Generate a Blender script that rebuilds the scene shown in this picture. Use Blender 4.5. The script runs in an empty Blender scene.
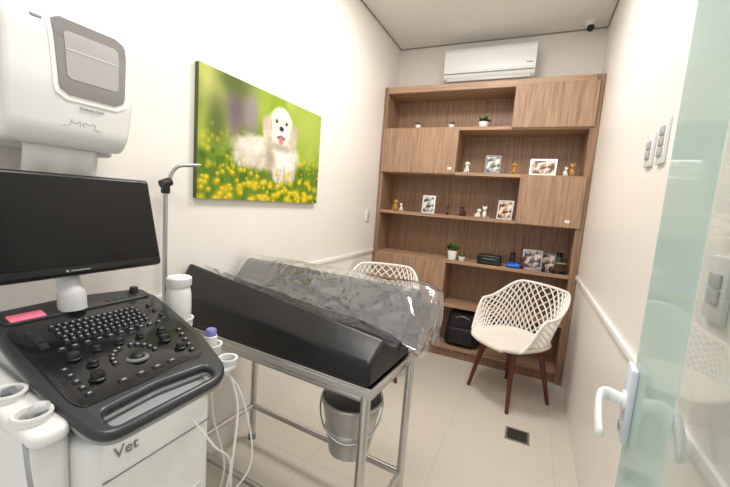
import bpy, bmesh, random
import numpy as np
from math import *
from mathutils import Vector, Matrix
random.seed(4); rng=np.random.default_rng(3)
scene=bpy.context.scene
COL=scene.collection
try:
    scene.view_settings.view_transform='Standard'
except Exception: pass

# ------------------------------------------------ materials
def lin(c):
    return tuple(((x/255)/12.92 if x/255<=.04045 else (((x/255)+.055)/1.055)**2.4) for x in c)
def mat(name,rgb,rough=.5,metal=0,bump=0,bscale=60,coat=0,var=0,vscale=8,emit=0,spec=.5):
    m=bpy.data.materials.new(name); m.use_nodes=True
    nt=m.node_tree; b=nt.nodes['Principled BSDF']
    c=lin(rgb)
    b.inputs['Base Color'].default_value=(*c,1); b.inputs['Roughness'].default_value=rough
    b.inputs['Metallic'].default_value=metal; b.inputs['Coat Weight'].default_value=coat
    b.inputs['Specular IOR Level'].default_value=spec
    tc=nt.nodes.new('ShaderNodeTexCoord')
    n=nt.nodes.new('ShaderNodeTexNoise'); n.inputs['Scale'].default_value=vscale
    nt.links.new(tc.outputs['Object'],n.inputs['Vector'])
    r=nt.nodes.new('ShaderNodeMixRGB'); r.inputs[1].default_value=(*[x*(1-max(var,.02)) for x in c],1)
    r.inputs[2].default_value=(*[min(1,x*(1+max(var,.02))) for x in c],1)
    nt.links.new(n.outputs['Fac'],r.inputs[0]); nt.links.new(r.outputs[0],b.inputs['Base Color'])
    if bump:
        n2=nt.nodes.new('ShaderNodeTexNoise'); n2.inputs['Scale'].default_value=bscale; n2.inputs['Detail'].default_value=4
        nt.links.new(tc.outputs['Object'],n2.inputs['Vector'])
        bp=nt.nodes.new('ShaderNodeBump'); bp.inputs['Strength'].default_value=bump; bp.inputs['Distance'].default_value=.01
        nt.links.new(n2.outputs['Fac'],bp.inputs['Height']); nt.links.new(bp.outputs[0],b.inputs['Normal'])
    return m
def wood(name,a,bcol,vertical=True):
    m=bpy.data.materials.new(name); m.use_nodes=True; nt=m.node_tree; b=nt.nodes['Principled BSDF']
    tc=nt.nodes.new('ShaderNodeTexCoord'); mp=nt.nodes.new('ShaderNodeMapping')
    mp.inputs['Scale'].default_value=(26,26,1.2) if vertical else (1.2,26,26)
    n=nt.nodes.new('ShaderNodeTexNoise'); n.inputs['Scale'].default_value=2.6; n.inputs['Detail'].default_value=9; n.inputs['Roughness'].default_value=.65
    cr=nt.nodes.new('ShaderNodeValToRGB'); cr.color_ramp.elements[0].position=.32; cr.color_ramp.elements[1].position=.7
    cr.color_ramp.elements[0].color=(*lin(a),1); cr.color_ramp.elements[1].color=(*lin(bcol),1)
    nt.links.new(tc.outputs['Object'],mp.inputs[0]); nt.links.new(mp.outputs[0],n.inputs['Vector'])
    nt.links.new(n.outputs['Fac'],cr.inputs[0]); nt.links.new(cr.outputs[0],b.inputs['Base Color'])
    b.inputs['Roughness'].default_value=.5
    return m
def glassy(name,tint,diff,fac_d,base=.03,gain=.5,powr=4,rough=.02,bump=0,bscale=15,trl=.4,dist=.03,distort=.8):
    """thin sheet: transparent + milky film + gloss that rises at grazing angles (same from both sides)"""
    m=bpy.data.materials.new(name); m.use_nodes=True; nt=m.node_tree; nt.nodes.clear()
    out=nt.nodes.new('ShaderNodeOutputMaterial'); tr=nt.nodes.new('ShaderNodeBsdfTransparent'); tr.inputs[0].default_value=(*tint,1)
    df=nt.nodes.new('ShaderNodeBsdfDiffuse'); df.inputs[0].default_value=(*lin(diff),1)
    tl=nt.nodes.new('ShaderNodeBsdfTranslucent'); tl.inputs[0].default_value=(*lin(diff),1)
    md=nt.nodes.new('ShaderNodeMixShader'); md.inputs[0].default_value=trl
    nt.links.new(df.outputs[0],md.inputs[1]); nt.links.new(tl.outputs[0],md.inputs[2])
    m1=nt.nodes.new('ShaderNodeMixShader'); m1.inputs[0].default_value=fac_d
    nt.links.new(tr.outputs[0],m1.inputs[1]); nt.links.new(md.outputs[0],m1.inputs[2])
    gl=nt.nodes.new('ShaderNodeBsdfGlossy'); gl.inputs['Roughness'].default_value=rough
    lw=nt.nodes.new('ShaderNodeLayerWeight'); lw.inputs[0].default_value=.5
    pw=nt.nodes.new('ShaderNodeMath'); pw.operation='POWER'; pw.inputs[1].default_value=powr
    ma=nt.nodes.new('ShaderNodeMath'); ma.operation='MULTIPLY_ADD'; ma.inputs[1].default_value=gain; ma.inputs[2].default_value=base; ma.use_clamp=True
    nt.links.new(lw.outputs['Facing'],pw.inputs[0]); nt.links.new(pw.outputs[0],ma.inputs[0])
    m2=nt.nodes.new('ShaderNodeMixShader')
    nt.links.new(ma.outputs[0],m2.inputs[0]); nt.links.new(m1.outputs[0],m2.inputs[1]); nt.links.new(gl.outputs[0],m2.inputs[2])
    nt.links.new(m2.outputs[0],out.inputs[0])
    if bump:
        tc=nt.nodes.new('ShaderNodeTexCoord'); n=nt.nodes.new('ShaderNodeTexNoise'); n.inputs['Scale'].default_value=bscale; n.inputs['Detail'].default_value=2
        n.inputs['Distortion'].default_value=distort
        mp=nt.nodes.new('ShaderNodeMapping'); mp.inputs['Scale'].default_value=(.6,1.2,1.2)
        nt.links.new(tc.outputs['Object'],mp.inputs[0]); nt.links.new(mp.outputs[0],n.inputs['Vector']); bp=nt.nodes.new('ShaderNodeBump'); bp.inputs['Strength'].default_value=bump; bp.inputs['Distance'].default_value=dist
        nt.links.new(n.outputs['Fac'],bp.inputs['Height'])
        nt.links.new(bp.outputs[0],gl.inputs['Normal']); nt.links.new(bp.outputs[0],lw.inputs['Normal'])
    return m

M={}
M['wall']=mat('wall_paint',(238,233,226),.38,bump=.02,bscale=90)
M['wallback']=mat('back_wall_paint',(234,229,222),.6)
M['ceil']=mat('ceiling_paint',(234,230,226),.9)
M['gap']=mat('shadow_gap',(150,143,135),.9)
M['white']=mat('white_plastic',(230,230,228),.35)
M['whitetrim']=mat('white_trim',(246,244,241),.35)
M['offwhite']=mat('grey_white_plastic',(208,209,210),.4)
M['plategrey']=mat('switch_plate_grey',(222,222,221),.4)
M['rocker']=mat('switch_rocker_grey',(176,177,179),.4)
M['midgrey']=mat('light_grey_lettering',(150,152,155),.5)
M['grey']=mat('grey_plastic',(122,125,129),.4)
M['dark']=mat('dark_grey_plastic',(44,46,50),.3)
M['panel']=mat('charcoal_panel',(22,23,26),.16)
M['black']=mat('black_plastic',(16,16,18),.35)
M['screen']=mat('black_screen',(7,8,10),.15,spec=.25)
M['key']=mat('black_keys',(40,41,45),.35)
M['keytop']=mat('key_marks',(195,198,202),.5)
M['wood']=wood('oak_laminate',(120,91,68),(168,134,107))
M['woodd']=wood('oak_door_laminate',(136,106,82),(186,152,124))
M['woodh']=wood('oak_shelf_laminate',(140,110,86),(190,156,128),False)
M['steel']=mat('stainless_steel',(205,204,203),.26,1,bump=.05,bscale=200)
M['bucket']=mat('bucket_steel',(192,191,190),.32,.85,bump=.08,bscale=60)
M['vinyl']=mat('black_vinyl',(12,12,14),.36,bump=.25,bscale=9)
M['plastic']=glassy('clear_plastic_film',(.96,.96,.97),(215,215,218),.15,.15,.8,2.2,.05,.8,8,.05,dist=.028,distort=1.4)
M['glass']=glassy('door_glass',(.975,.99,.985),(232,242,238),.05,.02,.42,4,.01)
M['frost']=glassy('frosted_film',(.95,.99,.975),(222,240,236),.60,.02,.35,4,.06,trl=.5)
M['chair']=mat('white_chair_plastic',(244,240,233),.4)
M['cushion']=mat('white_seat',(244,237,226),.5)
M['leg']=mat('mahogany_leg',(92,36,24),.4,var=.15)
M['chromes']=mat('chrome',(210,210,212),.15,1)
M['blue']=mat('blue_film',(92,118,186),.4)
M['lock']=mat('pale_lock_metal',(218,222,232),.35)
M['bluecap']=mat('periwinkle_cap',(128,128,190),.4)
M['pink']=mat('pink_sticker',(238,120,145),.6)
M['smoke']=mat('smoky_window',(128,125,125),.12,coat=.6)
M['paper']=mat('paper_towel',(226,225,222),.9)
M['ink']=mat('printed_ink',(120,120,124),.6)
M['green']=mat('leaf_green',(70,110,50),.6,var=.3,vscale=40)
M['green2']=mat('dark_leaf',(50,85,45),.6,var=.3,vscale=40)
M['potwhite']=mat('white_ceramic',(235,232,226),.3)
M['potdark']=mat('dark_ceramic',(50,48,46),.4)
M['gold']=mat('tan_ceramic',(190,140,70),.35)
M['browncer']=mat('brown_ceramic',(80,50,34),.35)
M['bag']=mat('black_nylon',(22,22,26),.6,bump=.3,bscale=50)
M['azure']=mat('bright_blue',(30,110,220),.5)
M['silver']=mat('silver_frame',(190,190,190),.3,.8)
M['drain']=mat('drain_steel',(110,108,106),.4,.7)
M['clearb']=mat('milky_plastic',(232,231,228),.3)

def photo_mat(name,c1,c2,c3):
    m=bpy.data.materials.new(name); m.use_nodes=True; nt=m.node_tree; b=nt.nodes['Principled BSDF']; b.inputs['Roughness'].default_value=.2
    tc=nt.nodes.new('ShaderNodeTexCoord'); n=nt.nodes.new('ShaderNodeTexNoise'); n.inputs['Scale'].default_value=22; n.inputs['Detail'].default_value=1
    cr=nt.nodes.new('ShaderNodeValToRGB'); e=cr.color_ramp.elements; e[0].position=.4; e[0].color=(*lin(c1),1); e[1].position=.6; e[1].color=(*lin(c3),1)
    x=cr.color_ramp.elements.new(.5); x.color=(*lin(c2),1)
    nt.links.new(tc.outputs['Object'],n.inputs['Vector']); nt.links.new(n.outputs['Fac'],cr.inputs[0]); nt.links.new(cr.outputs[0],b.inputs['Base Color'])
    return m
M['photo1']=photo_mat('print_grey',(60,60,64),(150,148,144),(215,212,206))
M['photo2']=photo_mat('print_warm',(80,52,40),(190,150,120),(226,216,205))
M['photo3']=photo_mat('print_cool',(50,70,110),(150,120,100),(210,205,205))

# ------------------------------------------------ mesh helpers
def finish(bm,name,material,smooth=True,angle=40):
    me=bpy.data.meshes.new(name); bmesh.ops.recalc_face_normals(bm,faces=bm.faces); bm.to_mesh(me); bm.free()
    mats=material if isinstance(material,list) else [material]
    for x in mats: me.materials.append(x)
    if smooth:
        for p in me.polygons: p.use_smooth=True
        try: me.set_sharp_from_angle(angle=radians(angle))
        except Exception: pass
    o=bpy.data.objects.new(name,me); COL.objects.link(o); return o
def bbox(bm,x0,x1,y0,y1,z0,z1,bev=0,seg=2,mi=0):
    t=bmesh.new(); bmesh.ops.create_cube(t,size=1)
    for v in t.verts: v.co=Vector(((x0+x1)/2+v.co.x*(x1-x0),(y0+y1)/2+v.co.y*(y1-y0),(z0+z1)/2+v.co.z*(z1-z0)))
    if bev: bmesh.ops.bevel(t,geom=list(t.edges),offset=bev,segments=seg,profile=.5,affect='EDGES')
    merge(bm,t,mi)
def merge(bm,t,mi=0):
    for f in t.faces: f.material_index=mi
    me=bpy.data.meshes.new('tmp'); t.to_mesh(me); t.free(); bm.from_mesh(me); bpy.data.meshes.remove(me)
def frame_of(d):
    d=d.normalized(); a=Vector((0,0,1)) if abs(d.z)<.9 else Vector((1,0,0))
    x=d.cross(a).normalized(); return x,d.cross(x).normalized()
def tube(bm,pts,r,n=10,closed=False,mi=0,caps=True):
    pts=[Vector(p) for p in pts]; k=len(pts); rs=r if isinstance(r,(list,tuple)) else [r]*k
    rings=[]; px=None
    for i,p in enumerate(pts):
        if closed: d=pts[(i+1)%k]-pts[i-1]
        else: d=pts[min(i+1,k-1)]-pts[max(i-1,0)]
        d.normalize()
        if px is None: x,y=frame_of(d)
        else:
            x=(px-d*px.dot(d)).normalized(); y=d.cross(x)
        px=x
        rings.append([bm.verts.new(p+(x*cos(2*pi*j/n)+y*sin(2*pi*j/n))*rs[i]) for j in range(n)])
    for i in range(k if closed else k-1):
        A=rings[i];B=rings[(i+1)%k]
        for j in range(n):
            f=bm.faces.new((A[j],A[(j+1)%n],B[(j+1)%n],B[j])); f.material_index=mi
    if caps and not closed:
        f=bm.faces.new(rings[0][::-1]); f.material_index=mi; f=bm.faces.new(rings[-1]); f.material_index=mi
def lathe(bm,prof,c=(0,0,0),n=24,mi=0,sx=1,sy=1):
    c=Vector(c); rings=[]
    for r,z in prof:
        rings.append([bm.verts.new(c+Vector((cos(2*pi*j/n)*max(r,1e-4)*sx,sin(2*pi*j/n)*max(r,1e-4)*sy,z))) for j in range(n)])
    for A,B in zip(rings,rings[1:]):
        for j in range(n):
            f=bm.faces.new((A[j],A[(j+1)%n],B[(j+1)%n],B[j])); f.material_index=mi
    f=bm.faces.new(rings[0][::-1]); f.material_index=mi; f=bm.faces.new(rings[-1]); f.material_index=mi
def ell(bm,c,s,mi=0,sub=2,rot=None):
    t=bmesh.new(); bmesh.ops.create_icosphere(t,subdivisions=sub,radius=1)
    for v in t.verts:
        w=Vector((v.co.x*s[0],v.co.y*s[1],v.co.z*s[2]))
        if rot is not None: w=rot@w
        v.co=w+Vector(c)
    merge(bm,t,mi)
def spline(pts,n=8):
    pts=[Vector(p) for p in pts]; out=[]
    for i in range(len(pts)-1):
        p0=pts[max(i-1,0)];p1=pts[i];p2=pts[i+1];p3=pts[min(i+2,len(pts)-1)]
        for k in range(n):
            t=k/n; out.append(.5*((2*p1)+(p2-p0)*t+(2*p0-5*p1+4*p2-p3)*t*t+(3*p1-p0-3*p2+p3)*t**3))
    out.append(pts[-1]); return out
def rounded(poly,r,n=5):
    out=[]; k=len(poly)
    for i in range(k):
        p=Vector(poly[i]);a=Vector(poly[i-1]);b=Vector(poly[(i+1)%k]); rr=r[i] if isinstance(r,(list,tuple)) else r
        rr=min(rr,(a-p).length*.45,(b-p).length*.45)
        A=p+(a-p).normalized()*rr; B=p+(b-p).normalized()*rr
        for j in range(n+1):
            t=j/n; out.append((A*(1-t)**2+p*2*t*(1-t)+B*t*t))
    return out
def plate(loops,thick,bev,name,material,zf=None):
    cu=bpy.data.curves.new('tmpc','CURVE'); cu.dimensions='2D'; cu.fill_mode='BOTH'; cu.extrude=thick/2-bev; cu.bevel_depth=bev; cu.bevel_resolution=2
    cu.offset=-bev
    for lp in loops:
        s=cu.splines.new('POLY'); s.points.add(len(lp)-1); s.use_cyclic_u=True
        for i,p in enumerate(lp): s.points[i].co=(p[0],p[1],0,1)
    o=bpy.data.objects.new('tmpo',cu); COL.objects.link(o)
    dg=bpy.context.evaluated_depsgraph_get(); me=bpy.data.meshes.new_from_object(o.evaluated_get(dg))
    bpy.data.objects.remove(o); bpy.data.curves.remove(cu)
    bm=bmesh.new(); bm.from_mesh(me); bpy.data.meshes.remove(me)
    bmesh.ops.remove_doubles(bm,verts=bm.verts,dist=1e-5)
    if zf:
        for v in bm.verts: v.co.z+=zf(v.co.x,v.co.y)
    return finish(bm,name,material)
def textmesh(body,size,name,material,mtx,ext=.0006):
    cu=bpy.data.curves.new('tmpt','FONT'); cu.body=body; cu.size=size; cu.extrude=ext; cu.align_x='CENTER'; cu.align_y='CENTER'
    o=bpy.data.objects.new('tmpo',cu); COL.objects.link(o)
    dg=bpy.context.evaluated_depsgraph_get(); me=bpy.data.meshes.new_from_object(o.evaluated_get(dg))
    bpy.data.objects.remove(o); me.transform(mtx); me.materials.clear(); me.materials.append(material)
    o=bpy.data.objects.new(name,me); COL.objects.link(o); return o
def thing(name,label,cat,loc,rot=0,group=None):
    e=bpy.data.objects.new(name,None); e.empty_display_size=.05; e.location=loc; e.rotation_euler=(0,0,rot); COL.objects.link(e)
    e['label']=label; e['category']=cat
    if group: e['group']=group
    return e
def tag(o,label,cat,group=None):
    o['label']=label; o['category']=cat
    if group: o['group']=group
    return o
def par(ch,p,world=True,label=None):
    ch.parent=p
    if world:
        q=p
        off=Vector((0,0,0))
        while q is not None: off-=q.location; q=q.parent
        ch.location=off
    if label: ch['label']=label
    return ch
def copy_tree(src,parent=None):
    o=src.copy(); COL.objects.link(o)
    if parent: o.parent=parent
    for c in list(src.children): copy_tree(c,o)
    return o
def struct(o): o['kind']='structure'; return o
def boxobj(name,x0,x1,y0,y1,z0,z1,m,bev=0,seg=2):
    bm=bmesh.new(); bbox(bm,x0,x1,y0,y1,z0,z1,bev,seg); return finish(bm,name,m)

# ------------------------------------------------ room
XL,XR,YB,ZC,Y0=-1.406,.384,3.623,2.957,-.35
fl=struct(boxobj('floor',XL-.1,XR+.1,Y0,YB+.1,-.1,0,None))
m=bpy.data.materials.new('porcelain_tile'); m.use_nodes=True; nt=m.node_tree; b=nt.nodes['Principled BSDF']
tc=nt.nodes.new('ShaderNodeTexCoord'); mp=nt.nodes.new('ShaderNodeMapping'); mp.inputs['Location'].default_value=(.33,.28,0)
br=nt.nodes.new('ShaderNodeTexBrick'); br.offset=0; br.inputs['Scale'].default_value=1; br.inputs['Brick Width'].default_value=.6; br.inputs['Row Height'].default_value=.6
br.inputs['Mortar Size'].default_value=.0014; br.inputs['Color1'].default_value=(*lin((206,198,186)),1); br.inputs['Color2'].default_value=(*lin((208,200,188)),1); br.inputs['Mortar'].default_value=(*lin((184,174,160)),1)
nt.links.new(tc.outputs['Object'],mp.inputs[0]); nt.links.new(mp.outputs[0],br.inputs['Vector'])
nt.links.new(br.outputs['Color'],b.inputs['Base Color'])
b.inputs['Roughness'].default_value=.14
fl.data.materials.clear(); fl.data.materials.append(m)
struct(boxobj('wall_left',XL-.1,XL,Y0,YB+.1,0,ZC+.1,M['wall']))
struct(boxobj('wall_right',XR,XR+.1,Y0,YB+.1,0,ZC+.1,M['wall']))
struct(boxobj('wall_back',XL,XR,YB,YB+.1,0,ZC+.1,M['wallback']))
struct(boxobj('ceiling',XL-.1,XR+.1,Y0,YB+.1,ZC,ZC+.1,M['ceil']))
g=.009  # grey strips stand in for the shade in the ceiling perimeter gap
struct(boxobj('gap_shade_strip_1',XL,XL+g,Y0,YB,ZC-g,ZC,M['gap']))
struct(boxobj('gap_shade_strip_2',XR-g,XR,Y0,YB,ZC-g,ZC,M['gap']))
struct(boxobj('gap_shade_strip_3',XL+g,XR-g,YB-g,YB,ZC-g,ZC,M['gap']))
struct(boxobj('trim_4',XL,XL+.014,Y0,3.285,.905,.935,M['whitetrim'],.004))
struct(boxobj('trim_5',XR-.014,XR,Y0,3.285,.905,.935,M['whitetrim'],.004))
# floor drain
dr=thing('floor_drain','square dark metal floor drain grate set in the tiles','floor drain',(.077,2.368,0))
bm=bmesh.new(); bbox(bm,-.07,.07,-.07,-.058,0,.005); bbox(bm,-.07,.07,.058,.07,0,.005); bbox(bm,-.07,-.058,-.058,.058,0,.005); bbox(bm,.058,.07,-.058,.058,0,.005)
par(finish(bm,'rim',M['silver']),dr,False)
bm=bmesh.new(); bbox(bm,-.058,.058,-.058,.058,0,.0025,mi=0)
for i in range(-4,5): bbox(bm,i*.0125-.003,i*.0125+.003,-.056,.056,.0025,.0045,mi=1)
par(finish(bm,'grate',[M['black'],M['drain']]),dr,False)

# ------------------------------------------------ bookshelf
bs=thing('bookshelf','tall built-in oak laminate shelving unit with open niches and closed doors','bookshelf',(-.51,3.45,0))
YS=3.291; SX0,SX1=-1.402,.380; YBK=3.61
def shelfpart(nm,x0,x1,y0,y1,z0,z1,mm,bev=.001):
    return par(boxobj(nm,x0,x1,y0,y1,z0,z1,mm,bev,1),bs)
iL,iR=SX0+.04,SX1-.055
lv=[2.096,1.705,1.316,.908,.50,.10]; T=.014
shelfpart('side_panel',SX0,iL,YS,YBK,0,2.484,M['wood']); shelfpart('side_panel',iR,SX1,YS,YBK,0,2.484,M['wood'])
shelfpart('top_panel',iL,iR,YS,YBK,2.425,2.484,M['woodh'])
shelfpart('back_panel',iL,iR,YBK-.012,YBK,.1,2.425,M['wood'])
for z in lv: shelfpart('shelf',iL,iR,YS+.002,YBK-.012,z-T,z+T,M['woodh'])
shelfpart('plinth',iL,iR,YS+.03,YS+.05,0,lv[-1]-T,M['wood'])
def vdiv(x,z0,z1): shelfpart('divider',x-.012,x+.012,YS+.003,YBK-.012,z0,z1,M['wood'])
vdiv(-.229,lv[0]+T,2.425); vdiv(-.678,lv[1]+T,lv[0]-T); vdiv(-.113,lv[2]+T,lv[1]-T); vdiv(-.678,lv[4]+T,lv[3]-T)
def door(x0,x1,z0,z1): shelfpart('door',x0+.003,x1-.003,YS-.016,YS+.001,z0+.003,z1-.003,M['woodd'],.0015)
door(-.241,iR+.03,lv[0]-.005,2.44); door(iL-.02,-.666,lv[1]-.01,lv[0]+.005); door(-.125,iR+.03,lv[2]-.01,lv[1]+.005); door(iL-.02,-.666,lv[4]-.01,lv[3]+.005)
for x,z in ((.24,lv[2]+.03),(-.735,lv[1]+.03)):
    shelfpart('door_tag',x,x+.035,YS-.0175,YS-.0155,z,z+.022,M['potwhite'],.0003)

# ------------------------------------------------ air conditioner
ac=thing('air_conditioner','white wall-mounted split air conditioner above the shelving unit','air conditioner',(-.505,3.62,2.535))
prof=[(3.623,2.54),(3.50,2.535),(3.435,2.575),(3.42,2.64),(3.425,2.80),(3.45,2.835),(3.50,2.842),(3.623,2.842)]
pr=rounded([(a,b_) for a,b_ in prof],.015,3)
bm=bmesh.new(); A=[bm.verts.new((-.89,p[0],p[1])) for p in pr]; B=[bm.verts.new((-.12,p[0],p[1])) for p in pr]; n=len(pr)
for i in range(n): bm.faces.new((A[i],A[(i+1)%n],B[(i+1)%n],B[i]))
bm.faces.new(A); bm.faces.new(B[::-1]); par(finish(bm,'body',M['white']),ac)
bm=bmesh.new(); bbox(bm,-.86,-.15,3.442,3.452,2.548,2.58,.002)
par(finish(bm,'air_flap',M['offwhite']),ac)
par(boxobj('panel_seam',-.885,-.125,3.4165,3.424,2.606,2.610,M['grey']),ac)
bm=bmesh.new(); bbox(bm,-.19,-.145,3.4185,3.424,2.66,2.668,.0005,1); par(finish(bm,'status_display',M['grey']),ac)

# security camera
sc=thing('security_camera','small white ceiling security camera with a black lens ball','security camera',(.25,3.50,ZC))
bm=bmesh.new(); lathe(bm,[(.035,-.03),(.04,-.02),(.04,0)],(0,0,0),20); par(finish(bm,'mount',M['white']),sc,False)
bm=bmesh.new(); ell(bm,(0,0,-.045),(.028,.028,.028)); par(finish(bm,'lens_ball',M['black']),sc,False)

# switches / outlets
def switch(nm,lab,x,y,z,w,h,side,n=2):
    s=thing(nm,lab,'light switch' if 'switch' in nm else 'outlet',(x,y,z))
    d=-1 if side=='R' else 1
    xa,xb=sorted((x,x+d*.011)); par(boxobj('cover_plate',xa,xb,y-w/2,y+w/2,z-h/2,z+h/2,M['plategrey'],.003),s)
    for i in range(n):
        zz=z+(i-(n-1)/2)*.036; xa,xb=sorted((x+d*.011,x+d*.016)); par(boxobj('rocker',xa,xb,y-w*.28,y+w*.28,zz-.015,zz+.015,M['rocker'],.002),s)
switch('wall_switch','white rectangular wall switch plate on cream wall',XR,1.723,1.672,.085,.125,'R')
switch('wall_switch','white tall double switch plate on cream wall beside another',XR,1.575,1.680,.08,.155,'R',3)
switch('wall_switch','white light switch plate behind the glass door',XR,1.005,1.27,.09,.14,'R',2)
switch('wall_outlet','small white wall outlet beside the shelving unit',XL,3.09,1.27,.07,.11,'L',1)

# ------------------------------------------------ dog canvas
cy0,cy1,cz0,cz1=1.164,2.163,1.357,1.948; CW,CH=cy1-cy0,cz1-cz0
NX,NZ=440,260
uu,vv=np.meshgrid(np.linspace(0,1,NX),np.linspace(0,1,NZ)); asp=CW/CH
img=np.zeros((NZ,NX,3)); dog=np.zeros((NZ,NX)); trackdog=False
def C(*c): return np.array(c,float)/255
def smooth(a,lo,hi): t=np.clip((a-lo)/(hi-lo),0,1); return t*t*(3-2*t)
def blend(c,mask): 
    global img; img=img*(1-mask[...,None])+C(*c)*mask[...,None]
def blob(cx,cy,rx,ry,c,soft=.3,rot=0,noise=None,op=1):
    global dog
    dx=(uu-cx)*asp; dy=vv-cy; rx=rx*asp
    a=dx*cos(rot)+dy*sin(rot); b_=-dx*sin(rot)+dy*cos(rot)
    r=np.sqrt((a/rx)**2+(b_/ry)**2)
    if noise is not None: r=r+noise
    mk=(1-smooth(r,1-soft,1+soft*.3))*op
    if trackdog: dog=np.maximum(dog,mk)
    blend(c,mk)
def nz2(scale,amp,ax=1,ay=1):
    gx,gy=int(asp*scale*ax)+3,int(scale*ay)+3; g=rng.standard_normal((gy,gx)); fx=uu*(gx-2);fy=vv*(gy-2)
    ix=fx.astype(int);iy=fy.astype(int);tx=fx-ix;ty=fy-iy; tx=tx*tx*(3-2*tx);ty=ty*ty*(3-2*ty)
    return amp*((g[iy,ix]*(1-tx)+g[iy,ix+1]*tx)*(1-ty)+(g[iy+1,ix]*(1-tx)+g[iy+1,ix+1]*tx)*ty)
img[:]=C(140,164,50)
n1=nz2(5,.5); blend((176,188,86),smooth(n1,-.2,.7)); blend((100,130,38),smooth(nz2(4,.5),.1,.8)*.8)
blob(.85,.8,.3,.35,(166,184,82),.8); blob(.08,.9,.13,.3,(196,196,112),.9)
blob(.22,.75,.10,.36,(112,92,112),.9,op=.9); blob(.33,.76,.07,.28,(150,130,160),.9,op=.8); blob(.10,.62,.07,.3,(74,84,48),.9,op=.7); blob(.2,.98,.14,.15,(88,106,46),.9)
for i in range(50): blob(rng.uniform(0,1),rng.uniform(.38,.62),.016,.02,(214,200,70),1,op=.35)
blend((94,126,32),smooth(.50-vv+nz2(8,.04),0,.2)*.9)
blend((60,94,24),smooth(nz2(20,.5),.0,.8)*smooth(.48-vv,0,.1)*.6)
blend((138,164,50),smooth(nz2(14,.5),.1,.8)*smooth(.44-vv,0,.1)*.5)
for i in range(60): blob(rng.uniform(0,1),rng.uniform(.25,.5),.020*rng.uniform(.5,1),.028,(224,198,44),1,op=.6)
trackdog=True
fur=nz2(40,.03)+nz2(15,.04)+nz2(7,.05)
blob(.35,.43,.16,.17,(208,198,182),.4,.05,fur); blob(.46,.45,.18,.18,(214,205,190),.4,.08,fur)
blob(.36,.50,.15,.09,(230,222,209),.7,.1,fur); blob(.27,.36,.06,.09,(214,204,188),.5,0,fur)
blob(.61,.42,.155,.25,(230,222,210),.3,0,fur); blob(.49,.40,.045,.18,(156,141,122),.95,.1,fur,.75)
blob(.62,.42,.085,.13,(240,234,224),.8,0,fur)
blob(.56,.26,.055,.08,(222,212,198),.4,0,fur); blob(.69,.27,.055,.08,(216,206,191),.4,0,fur); blob(.625,.27,.012,.09,(150,136,112),.9,0,None,.6)
blob(.58,.535,.135,.05,(168,154,135),.9,0,fur,.8)
blob(.462,.665,.050,.135,(202,186,160),.3,.20,fur); blob(.700,.665,.050,.135,(196,180,154),.3,-.20,fur)
blob(.452,.61,.035,.07,(216,202,178),.7,.2,fur); blob(.710,.61,.035,.07,(210,195,171),.7,-.2,fur)
blob(.580,.775,.112,.150,(236,230,218),.2,0,fur*.6)
blob(.580,.665,.112,.115,(234,227,215),.3,0,fur*.8)
blob(.487,.72,.012,.10,(168,152,128),.95,.12,None,.6); blob(.674,.72,.012,.10,(168,152,128),.95,-.12,None,.6)
blob(.580,.69,.070,.088,(247,243,236),.6); blob(.580,.86,.05,.06,(246,241,232),.9)
blob(.580,.79,.014,.06,(218,209,194),.9,0,None,.5)
for s in (-1,1):
    blob(.580+s*.045,.778,.026,.032,(206,193,172),.9); blob(.580+s*.045,.775,.0125,.019,(34,25,22),.45); blob(.580+s*.045-.003,.782,.003,.005,(210,210,210),.6)
trackdog=False
shade=1+.035*np.clip(nz2(44,.6,.6,1.4)+nz2(20,.8),-1.6,1.0)
img=img*(1-dog[...,None])+np.clip(img*shade[...,None],0,1)*dog[...,None]
blob(.580,.715,.023,.026,(36,30,30),.35); blob(.578,.722,.008,.008,(110,104,104),.8)
blob(.580,.687,.0035,.024,(110,92,86),.6)
blob(.580,.630,.042,.030,(104,60,58),.5); blob(.580,.600,.024,.046,(222,134,134),.35); blob(.580,.600,.003,.035,(200,108,110),.6)
blob(.552,.657,.029,.020,(242,237,229),.5); blob(.608,.657,.029,.020,(242,237,229),.5)
for i in range(110):
    x=rng.uniform(0,1); blob(x,rng.uniform(0,.30),.0035,rng.uniform(.05,.1),(112,146,42) if i%2 else (64,98,28),.8,rng.uniform(-.5,.5),op=.6)
for i in range(110):
    x=rng.uniform(0,1); y=abs(rng.normal(.12,.13)); s=(.011+.016*max(0,1-y/.4))*rng.uniform(.6,1.4)
    blob(x,y,s,s*1.25,(222,184,26),1,op=.85); blob(x+s*.1,y+s*.4,s*.6,s*.6,(246,216,66),1,op=.9); blob(x,y-s*.1,s*.22,s*.22,(196,148,16),1,op=.6)
for i in range(20):
    x=rng.uniform(.02,.98); y=rng.uniform(.0,.24); s=rng.uniform(.026,.042); blob(x,y,s,s*1.25,(232,196,40),1,op=.85)
img=np.clip(img,0,1)
li=.97*np.where(img<=.04045,img/12.92,((img+.055)/1.055)**2.4)
cv=thing('wall_canvas','wide canvas print of a white puppy among yellow flowers','picture',(XL,(cy0+cy1)/2,cz0))
xs=XL+.024
V=np.stack([np.full(uu.shape,xs),cy0+uu*CW,cz0+vv*CH],-1).reshape(-1,3)
idx=np.arange(NX*NZ).reshape(NZ,NX)
Fq=np.stack([idx[:-1,:-1],idx[:-1,1:],idx[1:,1:],idx[1:,:-1]],-1).reshape(-1,4)
me=bpy.data.meshes.new('printed_picture'); me.from_pydata(V.tolist(),[],Fq.tolist())
at=me.color_attributes.new('Col','FLOAT_COLOR','POINT'); at.data.foreach_set('color',np.concatenate([li.reshape(-1,3),np.ones((NX*NZ,1))],1).astype(np.float32).ravel())
pm=bpy.data.materials.new('printed_canvas'); pm.use_nodes=True; nt=pm.node_tree; va=nt.nodes.new('ShaderNodeVertexColor'); va.layer_name='Col'
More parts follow.
